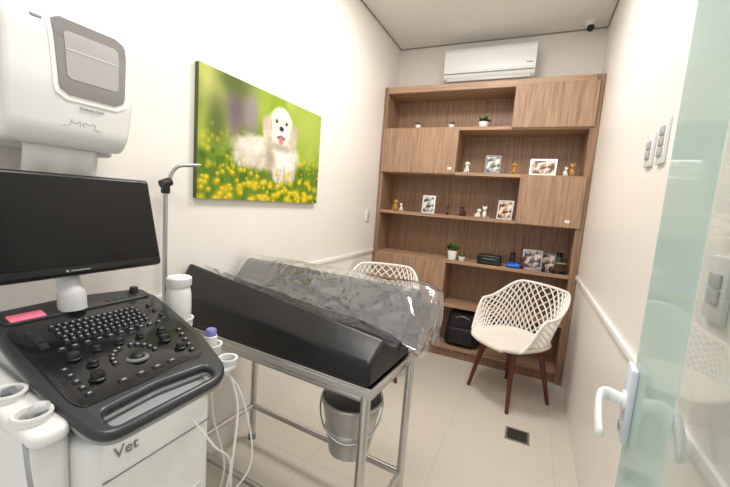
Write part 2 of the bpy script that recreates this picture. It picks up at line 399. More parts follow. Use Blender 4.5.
nt.links.new(va.outputs[0],nt.nodes['Principled BSDF'].inputs['Base Color']); nt.nodes['Principled BSDF'].inputs['Roughness'].default_value=.6
nt.nodes['Principled BSDF'].inputs['Specular IOR Level'].default_value=.25
me.materials.append(pm); o=bpy.data.objects.new('printed_picture',me); COL.objects.link(o); par(o,cv)
par(boxobj('stretcher_frame',XL,XL+.0235,cy0,cy1,cz0,cz1,mat('canvas_edge',(90,96,60),.8)),cv)

# ------------------------------------------------ paper towel dispenser
pd=thing('paper_towel_dispenser','white wall paper towel dispenser with smoky viewing window','paper towel dispenser',(XL,.595,1.47))
prof=[(XL,1.490),(-1.222,1.490),(-1.194,1.53),(-1.178,1.64),(-1.184,1.785),(-1.218,1.862),(XL,1.872)]
pr=rounded(prof,.028,6)
def dispx(z):
    pts=sorted([(p[1],p[0]) for p in pr if p[0]>-1.25]); return float(np.interp(z,[p[0] for p in pts],[p[1] for p in pts]))
bm=bmesh.new(); ys=[.440,.442,.447,.457,.60,.738,.748,.753,.755]; ins=[.017,.009,.003,0,0,0,.003,.009,.017]
rings=[]
for y,i_ in zip(ys,ins):
    ring=[]
    for p in pr:
        tp=1-.05*max(0,(1.64-p[1])/.15)      # front cover narrows toward the bottom
        ring.append(bm.verts.new((XL+(p[0]-XL)*(1-i_*4),.5975+(y-.5975)*tp,1.675+(p[1]-1.675)*(1-i_*2.2))))
    rings.append(ring)
n=len(pr)
for A,B in zip(rings,rings[1:]):
    for i in range(n): bm.faces.new((A[i],A[(i+1)%n],B[(i+1)%n],B[i]))
bm.faces.new(rings[0]); bm.faces.new(rings[-1][::-1]); par(finish(bm,'front_cover',M['white'],angle=60),pd)
par(boxobj('rear_body',XL,-1.300,.432,.763,1.478,1.880,M['offwhite'],.014,3),pd)
def patch(nm,y0,y1,z0,z1,off,mm,th=.004,cr=.02,tap=0):
    bm=bmesh.new(); N=16
    rows=[]
    for j in range(N+1):
        z=z0+(z1-z0)*j/N; e=min(z-z0,z1-z); ins=0 if e>cr else cr-sqrt(max(cr*cr-(cr-e)**2,0))
        ins+=tap*(1-j/N)
        rows.append([bm.verts.new((dispx(z)+off,y0+ins+(y1-y0-2*ins)*i/6,z)) for i in range(7)])
    for a,b_ in zip(rows,rows[1:]):
        for i in range(6): bm.faces.new((a[i],a[i+1],b_[i+1],b_[i]))
    r=bmesh.ops.extrude_face_region(bm,geom=list(bm.faces)); 
    for v in [x for x in r['geom'] if isinstance(x,bmesh.types.BMVert)]: v.co.x-=th+off
    return par(finish(bm,nm,mm),pd)
patch('window_bezel',.530,.742,1.612,1.838,.003,M['whitetrim'],.004,.030,.012)
patch('smoky_window',.541,.731,1.626,1.826,.006,M['smoke'],.004,.024,.012)
patch('towel_roll',.566,.706,1.668,1.792,.0075,mat('towel_roll_behind_window',(170,167,166),.25),.002,.010,.004)
patch('roll_highlight_line',.568,.704,1.742,1.746,.0085,mat('roll_highlight',(198,195,193),.25),.002,.001)  # highlight on the roll painted as a thin lighter line
patch('lock_slot',.50,.525,1.80,1.806,.0035,M['grey'],.002,.002)
MY=Matrix(((0,0,1,0),(1,0,0,0),(0,1,0,0),(0,0,0,1)))
t=textmesh('Kimberly-Clark',.010,'brand_lettering',M['ink'],Matrix.Translation((dispx(1.598)+.003,.635,1.598))@MY); par(t,pd)
bm=bmesh.new()
def doodle(pts,sm=True): 
    P=[(dispx(1.55)+.003,.615+a*.8,1.547+c*.85) for a,c in pts]
    q=spline(P,5) if sm else [Vector(p) for p in P]
    tube(bm,[(dispx(p.z)+.0012,p.y,p.z) for p in q],.0006,5)
doodle([(-.060,-.002),(-.046,.0),(-.040,.002)]) 
doodle([(-.040,.002),(-.037,.020),(-.029,.011),(-.019,.011),(-.011,.020),(-.008,.002)],False)
doodle([(.004,.002),(.000,.012),(.006,.018),(.013,.014),(.026,.014),(.033,.018),(.039,.012),(.035,.002)])
doodle([(.035,.002),(.045,.0),(.058,-.002)])
par(finish(bm,'pet_heads_line_logo',M['midgrey']),pd)
bm=bmesh.new(); rows=[]
for j in range(9):
    z=1.400+.092*j/8; rows.append([bm.verts.new((-1.262+.008*sin(i*1.1)*(1-j/8)-.02*(1-j/8)**2,.505+.185*i/14,z+(.005*sin(i*1.7) if j==0 else 0))) for i in range(15)])
for a,b_ in zip(rows,rows[1:]):
    for i in range(14): bm.faces.new((a[i],a[i+1],b_[i+1],b_[i]))
o=par(finish(bm,'paper_towel',M['paper']),pd)
sm=o.modifiers.new('s','SOLIDIFY'); sm.thickness=.0012

# ------------------------------------------------ steel table
TR=radians(-4); TC=Vector((-.87,1.28,0)); TH=.80
tb=thing('examination_table','stainless steel examination table with tubular legs and lower rails','table',TC,TR)
hx,hy=.49,.2325
bm=bmesh.new(); bbox(bm,-hx,hx,-hy,hy,TH-.035,TH-.012,.002,1)
for a in ((-hx,hx,-hy,-hy+.012),(-hx,hx,hy-.012,hy),(-hx,-hx+.012,-hy+.012,hy-.012),(hx-.012,hx,-hy+.012,hy-.012)): bbox(bm,a[0],a[1],a[2],a[3],TH-.012,TH,.002,1)
par(finish(bm,'table_top',M['steel']),tb,False)
lx,ly=hx-.035,hy-.03
for sx in (-1,1):
    for sy in (-1,1):
        bm=bmesh.new(); tube(bm,[(sx*lx,sy*ly,.012),(sx*lx,sy*ly,TH-.035)],.0175,16)
        L=par(finish(bm,'leg',M['steel']),tb,False)
        bm=bmesh.new(); lathe(bm,[(.021,0),(.021,.025),(.0185,.03)],(sx*lx,sy*ly,0),16); f=finish(bm,'foot_cap',M['grey']); f.parent=L
for a,b_ in (((-lx,-ly),(lx,-ly)),((-lx,ly),(lx,ly)),((-lx,-ly),(-lx,ly)),((lx,-ly),(lx,ly))):
    d=Vector(b_)-Vector(a); d.normalize(); A=Vector(a)+d*.012;B=Vector(b_)-d*.012
    for z,nm in ((.20,'lower_rail'),(TH-.055,'upper_rail')):
        bm=bmesh.new(); tube(bm,[(A.x,A.y,z),(B.x,B.y,z)],.0155,12); par(finish(bm,nm,M['steel']),tb,False)
# cushion : V trough with flat sloping sides and soft upholstered edges
bm=bmesh.new(); NXs=1; secs=[]; Z0=TH+.001
for i in range(NXs+1):
    u=i/NXs; x=-.512+.992*u; rn=1.066-.132*u; rf=1.050
    yr=-.175+.045*u; zk=.940-.055*u; gv=.866-.012*u
    P=[(-.238,Z0),(-.244,zk),(yr,rn),(0,gv),(.168,rf),(.215,rf-.004),(.226,Z0)]
    secs.append([bm.verts.new((x,a,z)) for a,z in P])
n=len(P)
for A,B in zip(secs,secs[1:]):
    for j in range(n): bm.faces.new((A[j],A[(j+1)%n],B[(j+1)%n],B[j]))
bm.faces.new(secs[0]); bm.faces.new(secs[-1][::-1])
bmesh.ops.recalc_face_normals(bm,faces=bm.faces)
bmesh.ops.bevel(bm,geom=[e for e in bm.edges],offset=.016,segments=4,profile=.5,affect='EDGES')
cs=finish(bm,'v_shaped_cushion',M['vinyl'],angle=60); cs.location=TC; cs.rotation_euler=(0,0,TR)
tag(cs,'black vinyl V-shaped positioning cushion lying on the steel table','cushion')
# plastic film
bm=bmesh.new(); rows=[]; NU=170
path=[(-.118,.965),(-.06,.918),(-.005,.888),(.02,.896),(.08,.976),(.135,1.050),(.168,1.068),(.21,1.066),(.242,1.045),(.252,.98),(.254,.90),(.250,.83)]
pp=spline([(0,a,b_) for a,b_ in path],6)
for i in range(NU+1):
    u=i/NU; row=[]
    ue=max(0,(u-.86)/.14)                     # end panel of the cover that turns down
    x=-.49+1.045*min(u/.86,1)
    for k,p in enumerate(pp):
        s=k/(len(pp)-1)
        am=.4+1.1*u**2
        lift=am*(.006*sin(s*7+u*4+.8*sin(u*7))+.004*sin(s*17-u*6)+.003*sin(u*21+s*5)+.002*abs(sin(s*15+u*11)))+.003
        over=max(0,(x-.46)/.10)
        yy=p.y; zz=p.z+lift+.004
        if p.y<0: zz+=(.078-.125*u)*(0-p.y)/.12
        zz-=over**2*.022*(1+.4*sin(s*12))
        xx=x
        if ue>0:
            bot=TH+.03+.02*sin(s*14)
            zz=zz+(min(bot,zz)-zz)*ue
            xx=x+.018*sin(ue*pi*.5)*(1+.5*sin(s*19))-.05*ue*ue*(.8+.4*sin(s*9))
        zz=max(zz,TH+.012)
        row.append(bm.verts.new((xx,yy+lift*.4,zz)))
    rows.append(row)
for A,B in zip(rows,rows[1:]):
    for j in range(len(A)-1): bm.faces.new((A[j],A[j+1],B[j+1],B[j]))
pf=finish(bm,'plastic_cover',M['plastic'],angle=180); pf.location=TC; pf.rotation_euler=(0,0,TR)
tag(pf,'clear plastic cover draped over the black cushion','plastic cover')

# bucket
bk=thing('bucket','brushed steel bucket with wire handle hanging under the table','bucket',(-.55,1.20,.425))
prof=[(.075,0),(.08,.002),(.095,.09),(.1005,.095),(.1005,.103),(.097,.108),(.115,.205),(.121,.212),(.121,.222),(.114,.224),(.108,.21),(.09,.10),(.075,.01),(.0,.008)]
bm=bmesh.new(); lathe(bm,prof,(0,0,0),36); par(finish(bm,'pail',M['bucket']),bk,False)
bm=bmesh.new(); tube(bm,[(.122*cos(t),-.12*sin(t),.20-.10*sin(t)) for t in [pi*i/24 for i in range(25)]],.0036,8); par(finish(bm,'handle',M['chromes']),bk,False)
for s in (-1,1):
    bm=bmesh.new(); ell(bm,(s*.119,0,.20),(.006,.014,.014)); par(finish(bm,'handle_ear',M['bucket']),bk,False)
    bm=bmesh.new(); tube(bm,[(s*.11,.0,.215),(s*.11,.0,.341)],.003,8); par(finish(bm,'hanger_rod',M['chromes']),bk,False)
bk.rotation_euler=(0,0,.35)

# ------------------------------------------------ stand with gooseneck
gs=thing('gooseneck_stand','slim silver floor stand with black clamp and angled lamp arm','stand',(-1.345,.985,0))
bm=bmesh.new(); tube(bm,[(0,0,.03),(0,0,1.40)],.009,12); par(finish(bm,'pole',M['silver']),gs,False)
bm=bmesh.new(); tube(bm,[(0,-.018,1.405),(0,.02,1.42)],.018,12); bbox(bm,-.013,.013,-.013,.013,1.37,1.41,.004); par(finish(bm,'clamp',M['black']),gs,False)
bm=bmesh.new(); tube(bm,spline([(0,.015,1.42),(.008,.022,1.455),(.022,.040,1.483),(.040,.075,1.492),(.058,.115,1.497)],6),.0075,10); par(finish(bm,'gooseneck',M['silver']),gs,False)
bm=bmesh.new(); lathe(bm,[(.06,0),(.06,.012),(.03,.025),(.012,.04)],(0,0,0),24); par(finish(bm,'base',M['grey']),gs,False)

# ------------------------------------------------ ultrasound machine
um=thing('ultrasound_machine','white and dark grey ultrasound cart with monitor, control console and probes','ultrasound machine',(-.98,.57,0))
def zc(x,y=0): return .90+(-.715-x)*.286
outl=rounded([(-.708,.385),(-.708,.725),(-.90,.785),(-1.18,.812),(-1.235,.60),(-1.225,.395),(-1.04,.378),(-.83,.376)],[.08,.07,.08,.05,.1,.05,.05,.05],7)
hole=rounded([(-.728,.42),(-.728,.682),(-.770,.695),(-.785,.56),(-.778,.425)],.018,5)
par(plate([outl,hole],.022,.009,'console',M['dark'],lambda x,y:zc(x)-.011),um)
par(plate([rounded([(-.745,.425),(-.745,.680),(-.81,.70),(-.81,.41)],.02)],.006,.002,'handle_recess',M['midgrey'],lambda x,y:zc(x)-.040),um)
shell=[(-.985+(p.x+.985)*.985,.58+(p.y-.58)*.985) for p in outl]
hole2=[(p.x,p.y) for p in hole]
par(plate([shell,hole2],.012,.005,'console_shell',M['midgrey'],lambda x,y:zc(x)-.027),um)
def onc(nm,poly,th,mm,lift=0,r=.01,parent=None,label=None):
    return par(plate([rounded(poly,r,3)],th,min(.0015,th*.3),nm,mm,lambda x,y:zc(x)+lift+th/2),um,label=label)
onc('control_panel_inlay',[(-.802,.405),(-.802,.715),(-.90,.762),(-1.135,.785),(-1.135,.402),(-.83,.395)],.003,M['panel'],0,.035)
onc('rear_strip',[(-1.145,.41),(-1.145,.79),(-1.195,.785),(-1.22,.60),(-1.21,.41)],.006,M['dark'],0,.02)
onc('pink_sticker',[(-1.150,.425),(-1.150,.50),(-1.180,.50),(-1.180,.425)],.009,M['pink'],0,.003)
onc('grey_sticker',[(-1.150,.545),(-1.150,.60),(-1.172,.60),(-1.172,.545)],.009,M['offwhite'],0,.003)
bm=bmesh.new()
def keyat(x,y,sx,sy,h=.005,mi=0):
    t=bmesh.new(); bmesh.ops.create_cube(t,size=1)
    for v in t.verts:
        s=.82 if v.co.z>0 else 1
        xx=x+v.co.x*sx*s; v.co=Vector((xx,y+v.co.y*sy*s,zc(xx)+.003+(v.co.z+.5)*h))
    merge(bm,t,mi)
for r in range(5):
    for c in range(14):
        x=-1.095+r*.0175; y=.485+c*.0160+(r%2)*.004
        keyat(x,y,.0130,.0125); keyat(x,y,.0035,.0040,.0056,1)
par(finish(bm,'keyboard',[M['key'],M['keytop']],smooth=False),um)['kind']='stuff'
bm=bmesh.new()
for i in range(10):
    y=.462+i*.028; keyat(-.998,y,.010,.018); keyat(-.998,y,.003,.008,.0056,1)
for a in range(-5,6):
    if abs(a)<1: continue
    t=a*.30; keyat(-.888-.052*cos(t),.575+.052*sin(t),.013,.013); keyat(-.888-.052*cos(t),.575+.052*sin(t),.004,.005,.0056,1)
for i in range(5):
    keyat(-.925+i*.024,.432,.013,.016); keyat(-.925+i*.024,.432,.003,.007,.0056,1); keyat(-.935+i*.024,.735-.008*i,.013,.015); keyat(-.935+i*.024,.735-.008*i,.003,.007,.0056,1)
for i in range(4): keyat(-.828,.505+i*.042,.013,.024); keyat(-.828,.505+i*.042,.003,.010,.0056,1)
for i in range(5): keyat(-1.16,.66+i*.022,.010,.013)
for i in range(3): keyat(-1.09+i*.03,.440,.015,.018)
for i in range(3): keyat(-1.09+i*.032,.745,.017,.014)
par(finish(bm,'function_buttons',[M['key'],M['keytop']],smooth=False),um)['kind']='stuff'
def knob(x,y,r,h,mm=M['black'],nm='knob'):
    bm=bmesh.new(); lathe(bm,[(r*1.2,0),(r*1.2,h*.2),(r,h*.3),(r*.93,h*.9),(r*.8,h),(r*.001,h)],(x,y,zc(x)+.002),28); par(finish(bm,nm,mm),um)
for x,y,r,h in [(-.955,.465,.013,.018),(-.915,.485,.011,.014),(-.865,.468,.014,.02),(-.915,.672,.013,.018),(-.955,.690,.011,.014),(-.865,.685,.012,.016),(-.962,.575,.010,.014),(-1.185,.755,.013,.02),(-.962,.520,.009,.012),(-.962,.630,.009,.012)]:
    knob(x,y,r,h)
bm=bmesh.new(); lathe(bm,[(.027,0),(.027,.004),(.021,.007),(.019,.004),(.018,.003)],(-.888,.575,zc(-.888)),28); par(finish(bm,'trackball_ring',M['grey']),um)
bm=bmesh.new(); ell(bm,(-.888,.575,zc(-.888)),(.018,.018,.015),sub=3); par(finish(bm,'trackball',M['black']),um)
# body
par(plate([rounded([(-.745,.385),(-.745,.70),(-1.20,.74),(-1.20,.37)],.05,6)],.665,.02,'body',M['white'],lambda x,y:.5325),um)
par(plate([rounded([(-.765,.40),(-.765,.70),(-1.15,.73),(-1.15,.39)],.04,6)],.07,.01,'console_neck',M['offwhite'],lambda x,y:max(zc(x)-.08,.84)),um)
par(plate([rounded([(-.735,.36),(-.735,.74),(-1.24,.76),(-1.24,.34)],.06,6)],.09,.02,'base',M['grey'],lambda x,y:.145),um)
par(boxobj('front_vent',-.748,-.742,.44,.66,.40,.60,M['offwhite'],.002),um)
par(boxobj('front_seam',-.7465,-.7435,.41,.685,.770,.773,M['grey']),um)
for x in (-.82,-1.18):
    for y in (.40,.70):
        bm=bmesh.new(); tube(bm,[(x,y-.015,.05),(x,y+.015,.05)],.05,20); par(finish(bm,'castor',M['dark']),um)
t=textmesh('Vet',.038,'lettering',M['grey'],Matrix.Translation((-.7435,.458,.825))@MY); par(t,um)
# monitor
bm=bmesh.new(); bbox(bm,-.022,.022,-.25,.25,-.145,.145,.012,3); mon=finish(bm,'monitor',M['black'])
mon.parent=um; mon.location=Vector((-1.185,.567,1.27))-um.location; mon.rotation_euler=(0,radians(-15),0)
bm=bmesh.new(); bbox(bm,.0215,.0235,-.238,.238,-.118,.133,.001,1); s=finish(bm,'screen',M['screen']); s.parent=mon
bm=bmesh.new(); bbox(bm,.022,.0235,-.03,-.024,-.134,-.128) 
for i in range(7): bbox(bm,.022,.0235,-.018+i*.007,-.0135+i*.007,-.133,-.129)
s=finish(bm,'maker_mark',M['midgrey'],smooth=False); s.parent=mon
bm=bmesh.new(); tube(bm,spline([(-1.165,.567,1.03),(-1.17,.567,1.08),(-1.20,.567,1.14),(-1.225,.567,1.20)],5),[.034]*6+[.028]*10,16); par(finish(bm,'monitor_arm',M['offwhite']),um)
def cup(x,y,z,r,h,mm=M['white']):
    bm=bmesh.new(); lathe(bm,[(r*.75,0),(r,h*.25),(r,h-.006),(r+.004,h-.003),(r+.003,h+.001),(r-.004,h),(r-.007,h*.3),(0,h*.28)],(x,y,z-h),28); par(finish(bm,'cup_holder',mm),um)
    bm=bmesh.new(); lathe(bm,[(r-.008,0),(r-.009,.002)],(x,y,z-h*.45),24); par(finish(bm,'cup_liner',M['midgrey']),um)
par(plate([rounded([(-.79,.312),(-.79,.385),(-1.16,.385),(-1.16,.312)],.03,5)],.030,.010,'holder_deck',M['white'],lambda x,y:.898+(-.80-x)*.14),um)
cup(-.955,.343,.948,.030,.022); cup(-.855,.343,.934,.030,.022)
par(boxobj('side_housing',-1.16,-.80,.322,.385,.20,.890,M['white'],.02,3),um)
cup(-.93,.852,.885,.034,.045); cup(-1.095,.857,.94,.046,.04); cup(-.83,.83,.87,.028,.04)
par(boxobj('holder_rail',-1.14,-.80,.70,.84,.835,.85,M['offwhite'],.006),um)
bm=bmesh.new(); tube(bm,[(-.855,.343,.918),(-.853,.345,.936),(-.845,.350,.944),(-.833,.360,.948)],[.008,.010,.013,.008],14); par(finish(bm,'probe',M['offwhite']),um)
bm=bmesh.new(); tube(bm,[(-.955,.343,.93),(-.952,.344,.945),(-.944,.350,.951)],[.009,.013,.009],14); par(finish(bm,'probe',M['grey']),um)
def cable(pts,r=.0035,mm=M['clearb']):
    bm=bmesh.new(); tube(bm,spline(pts,7),r,8); par(finish(bm,'cable',mm),um)
cable([(-.845,.325,.92),(-.79,.308,.86),(-.775,.315,.72),(-.77,.32,.6),(-.78,.32,.3)],.004,M['midgrey'])
cable([(-.93,.852,.84),(-.90,.84,.65),(-.86,.86,.45),(-.90,.83,.25)])
cable([(-.83,.83,.83),(-.80,.85,.70),(-.77,.80,.52),(-.79,.82,.35)],.004)
cable([(-.90,.83,.83),(-.84,.90,.72),(-.76,.88,.50),(-.83,.80,.36)],.003)
cable([(-.735,.60,.84),(-.70,.66,.72),(-.715,.74,.60),(-.73,.70,.42)],.003)

# bottles
bt=thing('gel_bottle','white plastic squeeze bottle with round flat lid in a cart holder','bottle',(-1.095,.857,.927))
bm=bmesh.new(); lathe(bm,[(.036,0),(.039,.005),(.041,.05),(.040,.10),(.036,.122),(.033,.130)],(0,0,0),28); par(finish(bm,'bottle_body',M['clearb']),bt,False)
bm=bmesh.new(); lathe(bm,[(.039,.130),(.041,.134),(.041,.158),(.036,.163)],(0,0,0),28); par(finish(bm,'lid',M['white']),bt,False)
bt2=thing('small_bottle','small milky bottle with periwinkle blue cap in a side holder','bottle',(-.93,.852,.862))
bm=bmesh.new(); lathe(bm,[(.02,0),(.021,.05),(.014,.055)],(0,0,0),20); par(finish(bm,'bottle_body',M['clearb']),bt2,False)
bm=bmesh.new(); lathe(bm,[(.018,.047),(.018,.070),(.014,.075)],(0,0,0),20); par(finish(bm,'cap',M['bluecap']),bt2,False)

# ------------------------------------------------ chairs
def sst(a,lo,hi): t=min(1,max(0,(a-lo)/(hi-lo))); return t*t*(3-2*t)
def build_chair(label,loc,rot):
    ch=thing('armchair',label,'chair',loc,rot,'white lattice armchairs by the shelving unit')
    SZ=.455
    def spw(v,p): return copysign(abs(v)**p,v)
    def S(th,s):
        a=degrees(abs(th))
        h=.012+.390*(1-.40*sst(a,35,95))*(1-sst(a,98,134))
        fl_=.090*s**1.1
        x=(.220+fl_)*spw(sin(th),.82); y=(.212+fl_*.75)*spw(cos(th),.82 if cos(th)>0 else 1)+.03*s*s*max(0,cos(th))
        return Vector((x,y,SZ-.012+h*s))
    TM=radians(132); NI=52; NJ=12
    bm=bmesh.new(); vd={}
    def gv(i,j):
        if (i,j) not in vd: vd[(i,j)]=bm.verts.new(S(-TM+2*TM*i/NI,j/NJ))
        return vd[(i,j)]
    for i in range(0,NI+1):
        for j in range(0,NJ+1):
            if (i+j)%2==0: continue
            q=[(i-1,j),(i,j-1),(i+1,j),(i,j+1)]
            q=[(a,b_) for a,b_ in q if 0<=a<=NI and 0<=b_<=NJ]
            if len(q)==4 or len(q)==3: bm.faces.new([gv(*k) for k in q])
    lat=finish(bm,'lattice_back',M['chair'],smooth=False); lat.parent=ch
    w=lat.modifiers.new('w','WIREFRAME'); w.thickness=.0165; w.use_even_offset=False; w.use_boundary=True
    bm=bmesh.new(); tube(bm,[S(-TM+2*TM*i/70,1)+Vector((0,0,.003)) for i in range(71)],.010,10); r=finish(bm,'rim',M['chair']); r.parent=ch
    bm=bmesh.new(); rings=[]; n=48
    for rr,z in [(.0,-.030),(.6,-.030),(.95,-.020),(1.03,.002),(1.02,.016),(.95,.018),(.8,.002),(.5,-.006),(0,-.008)]:
        rings.append([bm.verts.new((.238*max(rr,.001)*spw(cos(t),.7),(.228*max(rr,.001))*spw(sin(t),.7)-.012-(.045*rr if sin(t)<-.2 else 0),SZ+z-(.012*rr if sin(t)<-.8 else 0))) for t in [2*pi*k/n for k in range(n)]])
    for A,B in zip(rings,rings[1:]):
        for k in range(n): bm.faces.new((A[k],A[(k+1)%n],B[(k+1)%n],B[k]))
    bm.faces.new(rings[0][::-1]); bm.faces.new(rings[-1]); s=finish(bm,'seat',M['cushion']); s.parent=ch
    for sx in (-1,1):
        for sy in (-1,1):
            bm=bmesh.new(); tube(bm,[(sx*.205,sy*.20,0),(sx*.17,sy*.165,.22),(sx*.135,sy*.13,.43)],[.012,.018,.023],14); l=finish(bm,'leg',M['leg']); l.parent=ch
    bm=bmesh.new(); tube(bm,[(-.13,-.125,.415),(.13,.125,.415)],.012,8); tube(bm,[(.13,-.125,.413),(-.13,.125,.413)],.012,8); s=finish(bm,'under_frame',M['leg']); s.parent=ch
    return ch
c1=build_chair('white lattice plastic armchair with dark red wooden legs before shelves',(-.02,2.885,0),radians(-42))
c2=copy_tree(c1); c2.location=(-1.065,2.72,0); c2.rotation_euler=(0,0,radians(14)); c2['label']='white lattice plastic armchair tucked between the table and wall corner'

# ------------------------------------------------ shelf objects
YD=3.36
def put(o,x,y,z,rot=0): o.location=(x,y,z); o.rotation_euler=(0,0,rot)
def figurine(kind,label,mm,x,z,rot=0,s=1,y=None):
    bm=bmesh.new()
    if kind=='dog':
        ell(bm,(0,.01,.022),(.016,.024,.022)); ell(bm,(0,-.006,.04),(.013,.014,.024)); ell(bm,(0,-.012,.068),(.014,.015,.014)); ell(bm,(0,-.028,.064),(.007,.010,.006))
        for q in (-1,1): ell(bm,(q*.014,-.008,.066),(.004,.008,.012)); ell(bm,(q*.008,-.018,.014),(.005,.006,.016)); ell(bm,(q*.013,.012,.008),(.007,.014,.008))
        tube(bm,[(0,.03,.01),(0,.042,.018),(0,.046,.032)],[.005,.004,.003],6)
    else:
        ell(bm,(0,.006,.026),(.014,.02,.026)); ell(bm,(0,-.004,.062),(.014,.013,.013)); ell(bm,(0,-.014,.059),(.006,.005,.004))
        for q in (-1,1):
            tube(bm,[(q*.009,-.003,.070),(q*.012,-.003,.084)],[.006,.001],6); ell(bm,(q*.006,-.012,.015),(.004,.005,.018))
        tube(bm,[(.01,.02,.006),(.026,.016,.006),(.03,.0,.006)],[.004,.004,.003],6)
    s*=1.2; bmesh.ops.scale(bm,vec=(s,s,s),verts=bm.verts)
    o=finish(bm,kind+'_figurine',mm); r=o.modifiers.new('r','REMESH'); r.mode='VOXEL'; r.voxel_size=.0028; r.use_smooth_shade=True
    tag(o,label,'figurine','small animal figurines on the shelves'); put(o,x,y or YD,z,rot); return o
z2,z3,z4=lv[1]+T,lv[2]+T,lv[3]+T
figurine('dog','small white ceramic dog figurine on a shelf',M['potwhite'],-.58,z2,.5)
figurine('dog','small tan ceramic dog figurine between two photo frames',M['gold'],-.18,z2,-.4)
figurine('cat','small tan ceramic cat figurine near the shelf end',M['gold'],.25,z2,.2,1.1)
figurine('cat','small white ceramic cat figurine beside a photo frame',M['potwhite'],.205,z2,.7,.8)
figurine('dog','small tan dog figurine near the shelf side panel',M['gold'],-1.23,z3,.8,1.1)
figurine('cat','small white cat figurine on the middle shelf',M['potwhite'],-1.17,z3,-.3,.8)
figurine('cat','dark brown cat figurine on the middle shelf',M['browncer'],-.717,z3,.3)
figurine('dog','black and tan dog figurine on the middle shelf',M['browncer'],-.58,z3,-.5,1.05)
figurine('cat','white cat figurine next to a photo frame',M['potwhite'],-.385,z3,0,1.1)
figurine('dog','small white dog figurine leaning beside a frame',M['potwhite'],-.44,z3,.9,.8)
def frame(label,x,z,w,h,pm_,rot=0,mm=M['silver'],y=YD):
    f=thing('photo_frame',label,'photo frame',(x,y,z),rot,'framed photos on the shelves')
    tl=radians(-12)
    bm=bmesh.new(); t=.012
    bbox(bm,-w/2,w/2,-.005,.005,0,t); bbox(bm,-w/2,w/2,-.005,.005,h-t,h); bbox(bm,-w/2,-w/2+t,-.005,.005,t,h-t); bbox(bm,w/2-t,w/2,-.005,.005,t,h-t)
    o=finish(bm,'frame_border',mm,smooth=False); o.parent=f; o.rotation_euler=(tl,0,0)
    bm=bmesh.new(); bbox(bm,-w/2+t,w/2-t,-.001,.003,t,h-t); o=finish(bm,'photo_print',pm_,smooth=False); o.parent=f; o.rotation_euler=(tl,0,0)
    bm=bmesh.new(); tube(bm,[(0,.012,h*.6),(0,.06,.003)],.003,6); o=finish(bm,'easel_leg',M['black']); o.parent=f
frame('silver photo frame with a grey pet portrait on shelf',-.36,z2,.13,.165,M['photo1'],.1,M['grey'])
frame('wide silver photo frame with a pet portrait on shelf',.035,z2,.20,.14,M['photo2'],-.1)
frame('upright silver photo frame on the middle shelf',-.90,z3,.12,.17,M['photo1'],.15)
frame('white-bordered photo frame leaning at the shelf divider',-.22,z3,.13,.17,M['photo2'],-.15)
frame('wide frame with a cool-toned photo on the lower open shelf',.05,z4,.16,.17,M['photo3'],.2,M['silver'],3.40)
frame('small frame with a snapshot on the lower open shelf',.165,z4,.12,.15,M['photo2'],-.2,M['grey'],3.46)
def plant(label,x,z,pr_,ph,lh,nl,pm_=M['potwhite'],lm=M['green'],y=YD,spread=.5):
    p=thing('potted_plant',label,'plant',(x,y,z),random.uniform(0,3),'small potted plants on the shelves')
    bm=bmesh.new(); lathe(bm,[(pr_*.75,0),(pr_*.8,.002),(pr_,ph*.95),(pr_,ph),(pr_*.88,ph),(pr_*.85,ph*.88),(0,ph*.88)],(0,0,0),24); o=finish(bm,'pot',pm_); o.parent=p
    bm=bmesh.new()
    for i in range(nl):
        a=random.uniform(0,2*pi); tlt=random.uniform(.1,spread); L=lh*random.uniform(.6,1); w=L*.16+.003
        d=Vector((cos(a)*sin(tlt),sin(a)*sin(tlt),cos(tlt))); sd=Vector((-sin(a),cos(a),0)); b0=Vector((cos(a)*pr_*.3,sin(a)*pr_*.3,ph*.88)); up=Vector((0,0,-L*.12))
        v=[bm.verts.new(b0-sd*w*.3),bm.verts.new(b0+sd*w*.3),bm.verts.new(b0+d*L*.5+sd*w),bm.verts.new(b0+d*L*.5-sd*w),bm.verts.new(b0+d*L+up)]
        bm.faces.new((v[0],v[1],v[2],v[3])); bm.faces.new((v[3],v[2],v[4]))
    o=finish(bm,'foliage',lm,smooth=False); o.parent=p
z1_=lv[0]+T
plant('tiny succulent in white cup on the top shelf',-1.07,z1_,.027,.036,.04,22,spread=1.3)
plant('tiny dark succulent in white cup on the top shelf',-.756,z1_,.028,.034,.045,22,M['potwhite'],M['green2'],spread=1.2)
plant('green succulent in round white bowl on the top shelf',-.476,z1_,.045,.05,.075,40,M['potwhite'],M['green2'],spread=1.2)
plant('leafy green plant in white pot on the open shelf',-.63,z4,.045,.085,.10,50,spread=.9)
plant('small rosette plant in white pot on the open shelf',-.54,z4,.032,.04,.045,26,spread=1.2)
pb=thing('label_printer','compact black printer box on the open shelf','printer',(-.30,3.38,z4))
par(boxobj('case',-.40,-.20,3.31,3.45,z4,z4+.085,M['black'],.012,3),pb); par(boxobj('paper_slot',-.36,-.24,3.307,3.312,z4+.050,z4+.057,M['grey']),pb)
par(boxobj('front_panel',-.385,-.215,3.3075,3.312,z4+.012,z4+.03,M['dark'],.001),pb)
bm=bmesh.new(); ell(bm,(0,0,.018),(.05,.03,.018),sub=3); ell(bm,(.045,.0,.022),(.028,.02,.022)); tube(bm,spline([(-.04,-.01,.02),(-.01,-.02,.045),(.03,-.01,.04)],5),.006,8)
o=finish(bm,'cloth_pouch',M['azure']); r=o.modifiers.new('r','REMESH'); r.mode='VOXEL'; r.voxel_size=.004; r.use_smooth_shade=True
put(o,-.11,3.335,z4); tag(o,'crumpled bright blue cloth pouch on the open shelf','pouch')
